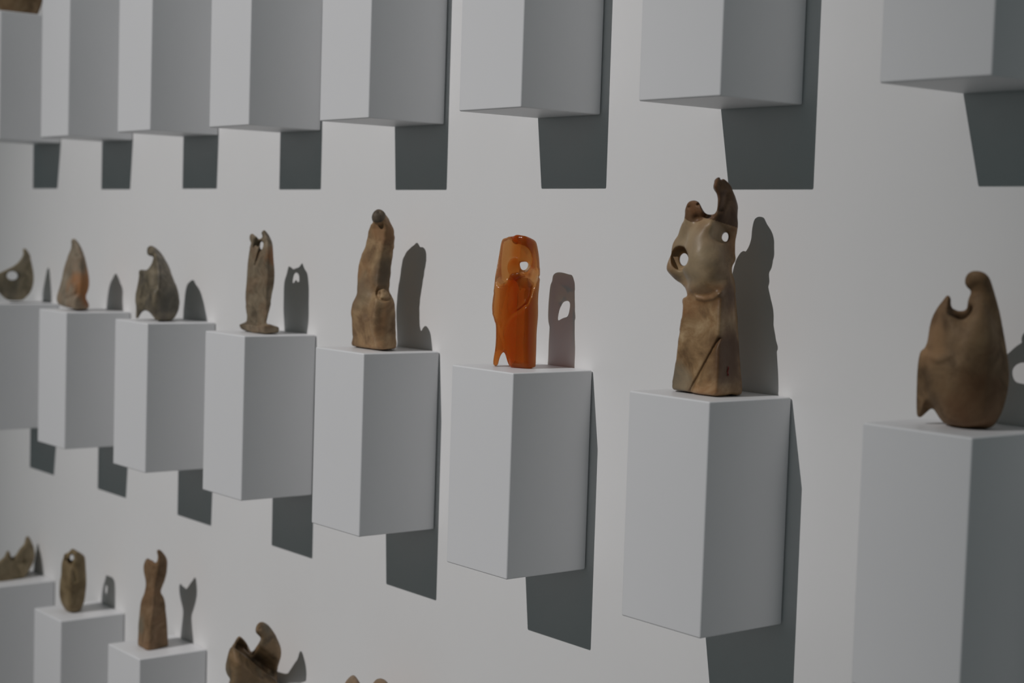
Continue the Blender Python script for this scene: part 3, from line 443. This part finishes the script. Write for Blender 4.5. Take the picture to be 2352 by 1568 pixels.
F = smin(F, smax(c.ball(c.at((-.02,1.455), -.07), (.075,.08,.085)), c.side(), .02), .02)
F += .03*np.exp(-(c.spot((.0,.60))/.035)**2)*c.toward()+.03*np.exp(-(c.line([(-.06,.66),(-.09,.52),(-.11,.38)])/.045)**2)*c.toward()
F += .012*np.exp(-(c.spot((-.06,1.20))/.02)**2)*c.toward()+.012*np.exp(-(c.spot((.0,1.19))/.02)**2)*c.toward()
F += .02*np.exp(-(c.spot(P['eye'][0])/.012)**2)+.010*np.exp(-(c.spot((.072,.634))/.010)**2)+.03*np.exp(-((c.spot((.055,.615))-.072)/.014)**2)*c.toward()
F += .02*np.exp(-(c.line([(-.30,.10),(-.24,.11),(-.22,.16),(-.17,.17)])/.012)**2)*c.toward()
F += .006*vnoise(c.X, c.Y, c.Z, 14, 4)+.003*vnoise(c.X, c.Y, c.Z, 45, 5)
build(c, F, 'm', 2, 'carved_sculpture', 'upright brown clay figure with dark bowed head, small head low on its right side', 'sculpture', [CLAY_D, CLAY_DH],
  [('body', 0, None), ('head', 1, circ(-.03,1.47,.085)), ('small_head', 0, lambda a, b, q: ((a-.055)**2+(b-.615)**2 < .056**2) & (q[:, 1] < -.03))], GRP)

# ---- slim pair on a slab
CLAY_E = clay('grey_brown_clay', (.11,.085,.055), (.21,.165,.11), (.29,.23,.155), (.19,.115,.065), 11, .6, [((.26,0,.95), .12, (.26,.10,.03), .7)], .3)
c = Carver('E', .0085, (-.5,.5,-.32,.32,-.03,1.34)); P = c.D['pts']
prof = c.depth([(-.06,.02),(-.085,.3),(-.10,.7),(-.085,1.0),(-.07,1.3),(.06,1.3),(.085,1.0),(.09,.6),(.06,.02)])
sd = c.side(); pair = smax(smax(sd, c.front(lean=.2, y0=-.08), .025), prof, .035)
pair = c.solid(pair, sd, .04)
fh = c.front(c.D['fronthole']); pair = smax(pair, -fh, .02); pair = smax(pair, -c.side(c.D['pts']['hole'])+.006, .012)
pair += .035*np.exp(-(c.line([(-.025,1.02),(-.05,.92),(-.078,.82)])/.014)**2)*c.toward()
lg = c.side(P['leg']); pair += .09*sstep(-lg/.02+.3)*c.toward()
pair += .012*np.exp(-(c.line([(-.03,1.13),(-.12,1.07)])/.014)**2)*c.toward()
pair += .014*np.exp(-(c.spot((-.08,.66))/.03)**2)*c.toward()
base = smax(smax(np.abs(c.X)-.33-.3*(c.Z-.1), np.abs(c.Y)-.15-.3*(c.Z-.1), .06), np.abs(c.Z-.05)-.055, .02).astype(np.float32)
base = smax(c.side(), smax(base, c.Z-.125, .03), .02)
F = smin(smax(pair, .09-c.Z, .02), base, .02)+.005*vnoise(c.X, c.Y, c.Z, 18, 6)
build(c, F, 'm', 3, 'carved_sculpture', 'slim grey-brown carving of two joined standing figures on an oval slab', 'sculpture', [CLAY_E],
  [('standing_figure', 0, None), ('standing_figure', 0, lambda a, b, q: (a < -.02-.16*np.clip(1.02-b, 0, .45)) & (b <= 1.14) | (a < -.06) & (b > 1.14)), ('slab_base', 0, lambda a, b, q: b < .108)], GRP)

# ---- leaf with a curled tip, two feet
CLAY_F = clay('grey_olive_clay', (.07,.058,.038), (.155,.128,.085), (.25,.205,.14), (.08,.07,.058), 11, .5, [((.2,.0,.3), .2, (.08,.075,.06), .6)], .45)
c = Carver('F', .0105, (-.55,.5,-.45,.4,-.03,1.08)); P = c.D['pts']
prof = c.depth([(-.30,-.1),(-.30,.4),(-.24,.7),(-.12,1.1),(.16,1.1),(.24,.6),(.28,.2),(.22,-.1)])
sd = c.side(); F = smax(smax(sd, c.front(lean=.2, y0=-.25), .03), prof, .05)
F = c.solid(F, sd, .05)
F -= .022*np.exp(-(c.line([(-.138,.90),(-.09,.74),(-.075,.58),(-.085,.42)])/.03)**2)*c.toward()
F += .03*np.exp(-(c.line([(-.16,.78),(-.13,.62),(-.14,.45)])/.05)**2)*c.toward()
F += .03*np.exp(-(c.spot((-.30,.62))/.045)**2)*c.toward()
F += .006*vnoise(c.X, c.Y, c.Z, 14, 7)
build(c, F, 'm', 4, 'carved_sculpture', 'grey-brown leaf shaped carving with curled beak-like tip, arched at its foot', 'sculpture', [CLAY_F],
  [('body', 0, None), ('curled_head', 0, lambda a, b, q: (b > .865) & (a < -.09)), ('foot', 0, lambda a, b, q: (b < .2) & (a < -.24))], GRP)

# ---- pointed, grey left, orange right
CLAY_G = clay('grey_and_orange_clay', (.17,.14,.10), (.27,.22,.16), (.33,.28,.21), (.24,.15,.09), 9, .6, [((.20,-.05,.40), .26, (.36,.16,.06), .95), ((.2,.0,.12), .17, (.28,.10,.035), .95), ((-.1,-.0,.98), .10, (.24,.10,.04), .9)], .3)
c = Carver('G', .0105, (-.55,.5,-.45,.4,-.03,1.14)); P = c.D['pts']
prof = c.depth([(-.30,-.1),(-.30,.2),(-.22,.6),(-.18,1.15),(.1,1.15),(.15,.6),(.2,.2),(.2,-.1)])
sd = c.side(); F = smax(smax(sd, c.front(), .04), prof, .06)
F = c.solid(F, sd, .05)
F += .022*np.exp(-(c.line([(-.12,.78),(-.11,.60),(-.10,.45),(-.11,.25)])/.03)**2)*c.toward()
F += .02*np.exp(-(c.line([(-.25,.16),(-.14,.22)])/.03)**2)*c.toward()+.006*vnoise(c.X, c.Y, c.Z, 14, 8)
build(c, F, 'm', 5, 'carved_sculpture', 'pointed hooded carving, grey on its left side and orange on its right', 'sculpture', [CLAY_G],
  [('body', 0, None), ('head', 0, lambda a, b, q: b > .90), ('foot', 0, lambda a, b, q: (b < .17) & (a > -.09))], GRP)

# ---- leftmost of the middle row: crescent with a hole
CLAY_H = clay('pale_olive_clay', (.15,.125,.08), (.26,.215,.14), (.34,.28,.19), (.12,.11,.085), 9, .6, (), .3)
c = Carver('H', .012, (-.4,.5,-.5,.45,-.03,.98)); P = c.D['pts']
sd = c.side(); F = smax(smax(sd, c.front(), .03), np.abs(c.Y)-.46, .06)
F = c.solid(F, sd, .07)
e = np.sqrt(((c.a+.072)/.085)**2+((c.b-.42)/.075)**2); F = smax(F, ((1-e)*.075).astype(np.float32), .04)
F += .006*vnoise(c.X, c.Y, c.Z, 14, 9)
build(c, F, 'm', 6, 'carved_sculpture', 'olive-brown crescent carving with an oval hole, at the left edge of the middle row', 'sculpture', [CLAY_H],
  [('body', 0, None), ('pointed_tip', 0, lambda a, b, q: b > .68)], GRP)

# ---- big pear shaped carving at the right edge
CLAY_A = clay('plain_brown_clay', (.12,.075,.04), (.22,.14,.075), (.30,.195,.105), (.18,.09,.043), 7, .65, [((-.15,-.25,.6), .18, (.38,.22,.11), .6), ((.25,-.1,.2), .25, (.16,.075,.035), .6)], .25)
c = Carver('A', .0095, (-.6,.6,-.45,.45,-.03,1.22)); P = c.D['pts']
prof = c.depth([(-.20,-.1),(-.27,.15),(-.31,.4),(-.27,.7),(-.20,.9),(-.15,1.25),(.15,1.25),(.2,.9),(.27,.6),(.29,.3),(.2,-.1)])
sd = c.side(); F = smax(smax(sd, c.front(), .16), prof, .22)
F = c.solid(F, sd, .07)
F = smax(F, np.where(c.spot((.06,1.04)) < .135, -1, -c.front(c.D['fronthole'])).astype(np.float32), .02)
F += .04*np.exp(-(c.spot((-.06,.885))/.05)**2)*c.toward(-.05)
F += .012*np.exp(-(c.line([(.01,.86),(-.03,.70),(-.06,.52)])/.05)**2)*c.toward()
F -= .012*np.exp(-(c.line([(-.23,.51),(-.16,.485),(-.08,.52)])/.025)**2)*c.toward()
F += .02*np.exp(-(c.line([(-.24,.55),(-.25,.3),(-.21,.1)])/.03)**2)*c.toward()
F += .006*vnoise(c.X, c.Y, c.Z, 11, 10)
build(c, F, 'm', -1, 'carved_sculpture', 'large pear shaped brown carving at the right edge, two heads leaning together', 'sculpture', [CLAY_A],
  [('body', 0, None), ('head', 0, lambda a, b, q: (b > .93) & (a > -.02)), ('head', 0, lambda a, b, q: (b > .84) & (a < -.02) & (q[:, 1] < .1)), ('tail', 0, lambda a, b, q: (b < .56) & (a < -.205-.1*(.5-b)*(b < .2)))], GRP)

# ---- lower row
CLAY_F2 = clay('brown_block_clay', (.12,.075,.04), (.21,.13,.07), (.29,.19,.11), (.20,.105,.05), 9, .6, [((-.26,-.2,.3), .2, (.22,.20,.15), .6)], .3)
c = Carver('F2', .012, (-.45,.4,-.4,.35,-.03,1.42))
prof = c.depth([(-.22,-.1),(-.19,.3),(-.10,.72),(-.10,1.0),(-.11,1.45),(.12,1.45),(.14,1.0),(.12,.72),(.19,.3),(.22,-.1)])
sd = c.side(); F = smax(smax(sd, c.front(lean=.25, y0=-.15), .03), prof, .03)
F = c.solid(F, sd, .05)
F += .03*np.exp(-(c.spot((-.13,1.16))/.04)**2)*c.toward()+.015*np.exp(-(c.line([(-.05,1.05),(-.09,.85),(-.10,.7)])/.03)**2)*c.toward()
F += .005*vnoise(c.X, c.Y, c.Z, 14, 11)
build(c, F, 'b', 4, 'carved_sculpture', 'brown carving with V shaped twin-headed top on a square skirt, lower row', 'sculpture', [CLAY_F2],
  [('bust', 0, None), ('head', 0, lambda a, b, q: (b > 1.10) & (a < -.015)), ('head', 0, lambda a, b, q: (b > 1.19) & (a >= -.015)), ('skirt', 0, lambda a, b, q: b < .71)], GRP)

CLAY_G2 = clay('olive_brown_clay', (.12,.085,.045), (.22,.16,.085), (.29,.22,.125), (.16,.11,.055), 9, .6, (), .3)
c = Carver('G2', .012, (-.45,.4,-.4,.35,-.03,1.0))
sd = c.side(); F = smax(smax(sd, c.front(), .05), c.depth([(-.2,-.1),(-.24,.2),(-.24,.6),(-.16,1.0),(.1,1.0),(.14,.6),(.14,-.1)]), .06)
F = c.solid(F, sd, .07)
e = np.sqrt(((c.a+.115)/.032)**2+((c.b-.785)/.05)**2); F = smax(F, ((1-e)*.03).astype(np.float32), .02)
F = smax(F, -c.front(c.D['fronthole'])-.0, .02)
F += .03*np.exp(-(c.line([(-.17,.74),(-.13,.70),(-.08,.6),(-.07,.45)])/.03)**2)*c.toward()+.005*vnoise(c.X, c.Y, c.Z, 14, 12)
build(c, F, 'b', 5, 'carved_sculpture', 'rounded olive-brown upright carving with small gap between two heads, lower row', 'sculpture', [CLAY_G2],
  [('body', 0, None), ('head', 0, circ(-.20,.80,.075)), ('head', 0, lambda a, b, q: (b > .78) & (a > -.115))], GRP)

CLAY_H2 = clay('sandy_clay', (.17,.135,.08), (.27,.21,.125), (.35,.28,.175), (.18,.13,.075), 9, .6, (), .3)
c = Carver('H2', .012, (-.55,.5,-.55,.5,-.03,.98))
sd = c.side(); F = smax(smax(sd, c.front(), .06), np.abs(c.Y)-.5, .06)
F = c.solid(F, sd, .06)
F += .05*np.exp(-(c.spot((.15,.28))/.045)**2)*c.toward(-.1)+.03*np.exp(-(c.line([(-.05,.33),(.05,.2),(.06,.05)])/.06)**2)*c.toward(-.1)
F += .006*vnoise(c.X, c.Y, c.Z, 12, 13)
build(c, F, 'b', 6, 'carved_sculpture', 'sandy reclining carving with two raised points at the left edge, lower row', 'sculpture', [CLAY_H2],
  [('body', 0, None), ('head', 0, lambda a, b, q: (b > .53) & (a > .1)), ('ear', 0, lambda a, b, q: (b > .41) & (a < -.02) & (a > -.22))], GRP)

CLAY_E2 = clay('mottled_brown_clay', (.12,.08,.045), (.24,.155,.08), (.31,.20,.11), (.14,.125,.09), 9, .55, [((.05,-.1,.3), .2, (.14,.125,.095), .6)], .35)
c = Carver('E2', .011, (-.6,.6,-.5,.5,-.03,1.02))
sd = c.side(); F = smax(smax(sd, c.front(), .06), np.abs(c.Y)-.44, .08)
F = c.solid(F, sd, .07)
for e_ in ('eye', 'eye2'): F += .02*np.exp(-(c.spot(c.D['pts'][e_][0])/.014)**2)
F += .03*np.exp(-(c.line([(-.17,.57),(-.10,.53),(-.05,.50)])/.03)**2)*c.toward(-.1)+.006*vnoise(c.X, c.Y, c.Z, 12, 14)
build(c, F, 'b', 3, 'carved_sculpture', 'mottled brown carving with pointed head and taller curled head, at the bottom edge', 'sculpture', [CLAY_E2],
  [('body', 0, None), ('pointed_head', 0, lambda a, b, q: (b > .55) & (a < -.06)), ('curled_head', 0, lambda a, b, q: (b > .60) & (a > 0))], GRP)

CLAY_D2 = clay('reddish_brown_clay', (.16,.085,.045), (.28,.155,.08), (.34,.22,.13), (.24,.20,.14), 9, .55, (), .35)
c = Carver('D2', .012, (-.5,.5,-.4,.4,-.03,1.0))
F = smax(c.side(), c.depth([(-.18,-.1),(-.2,.3),(-.12,.9),(.12,.9),(.2,.3),(.18,-.1)]), .16)
F += .015*np.exp(-(c.spot((-.155,.735))/.016)**2)+.006*vnoise(c.X, c.Y, c.Z, 12, 15)
build(c, F, 'b', 2, 'carved_sculpture', 'reddish-brown carving of which only two rounded tips show at the bottom edge', 'sculpture', [CLAY_D2],
  [('body', 0, None), ('head', 0, lambda a, b, q: (b > .62) & (a < -.02)), ('head', 0, lambda a, b, q: (b > .62) & (a >= -.02))], GRP)

# ---- foot of the carving on the upper left pedestal
SHAPES['U'] = dict(az=-21.7, el=-7, lx=-.12, lz=-.75)
CLAY_U = clay('dark_brown_clay', (.11,.07,.035), (.20,.13,.065), (.26,.18,.10), (.15,.09,.045), 8, .6, (), .3)
c = Carver('U', .014, (-.5,.5,-.5,.5,-.03,1.1))
F = smax(c.ball((-.02,.0,.45), (.30,.38,.62)), np.abs(c.X)-.26, .1); F = smin(F, c.ball((0,.1,.85), (.16,.2,.2)), .12)
F += .008*vnoise(c.X, c.Y, c.Z, 10, 16)
build(c, F, 'u', 6, 'carved_sculpture', 'dark brown carving, only its foot visible in the top left corner', 'sculpture', [CLAY_U],
  [('body', 0, None), ('head', 0, lambda a, b, q: b > .85)], GRP)
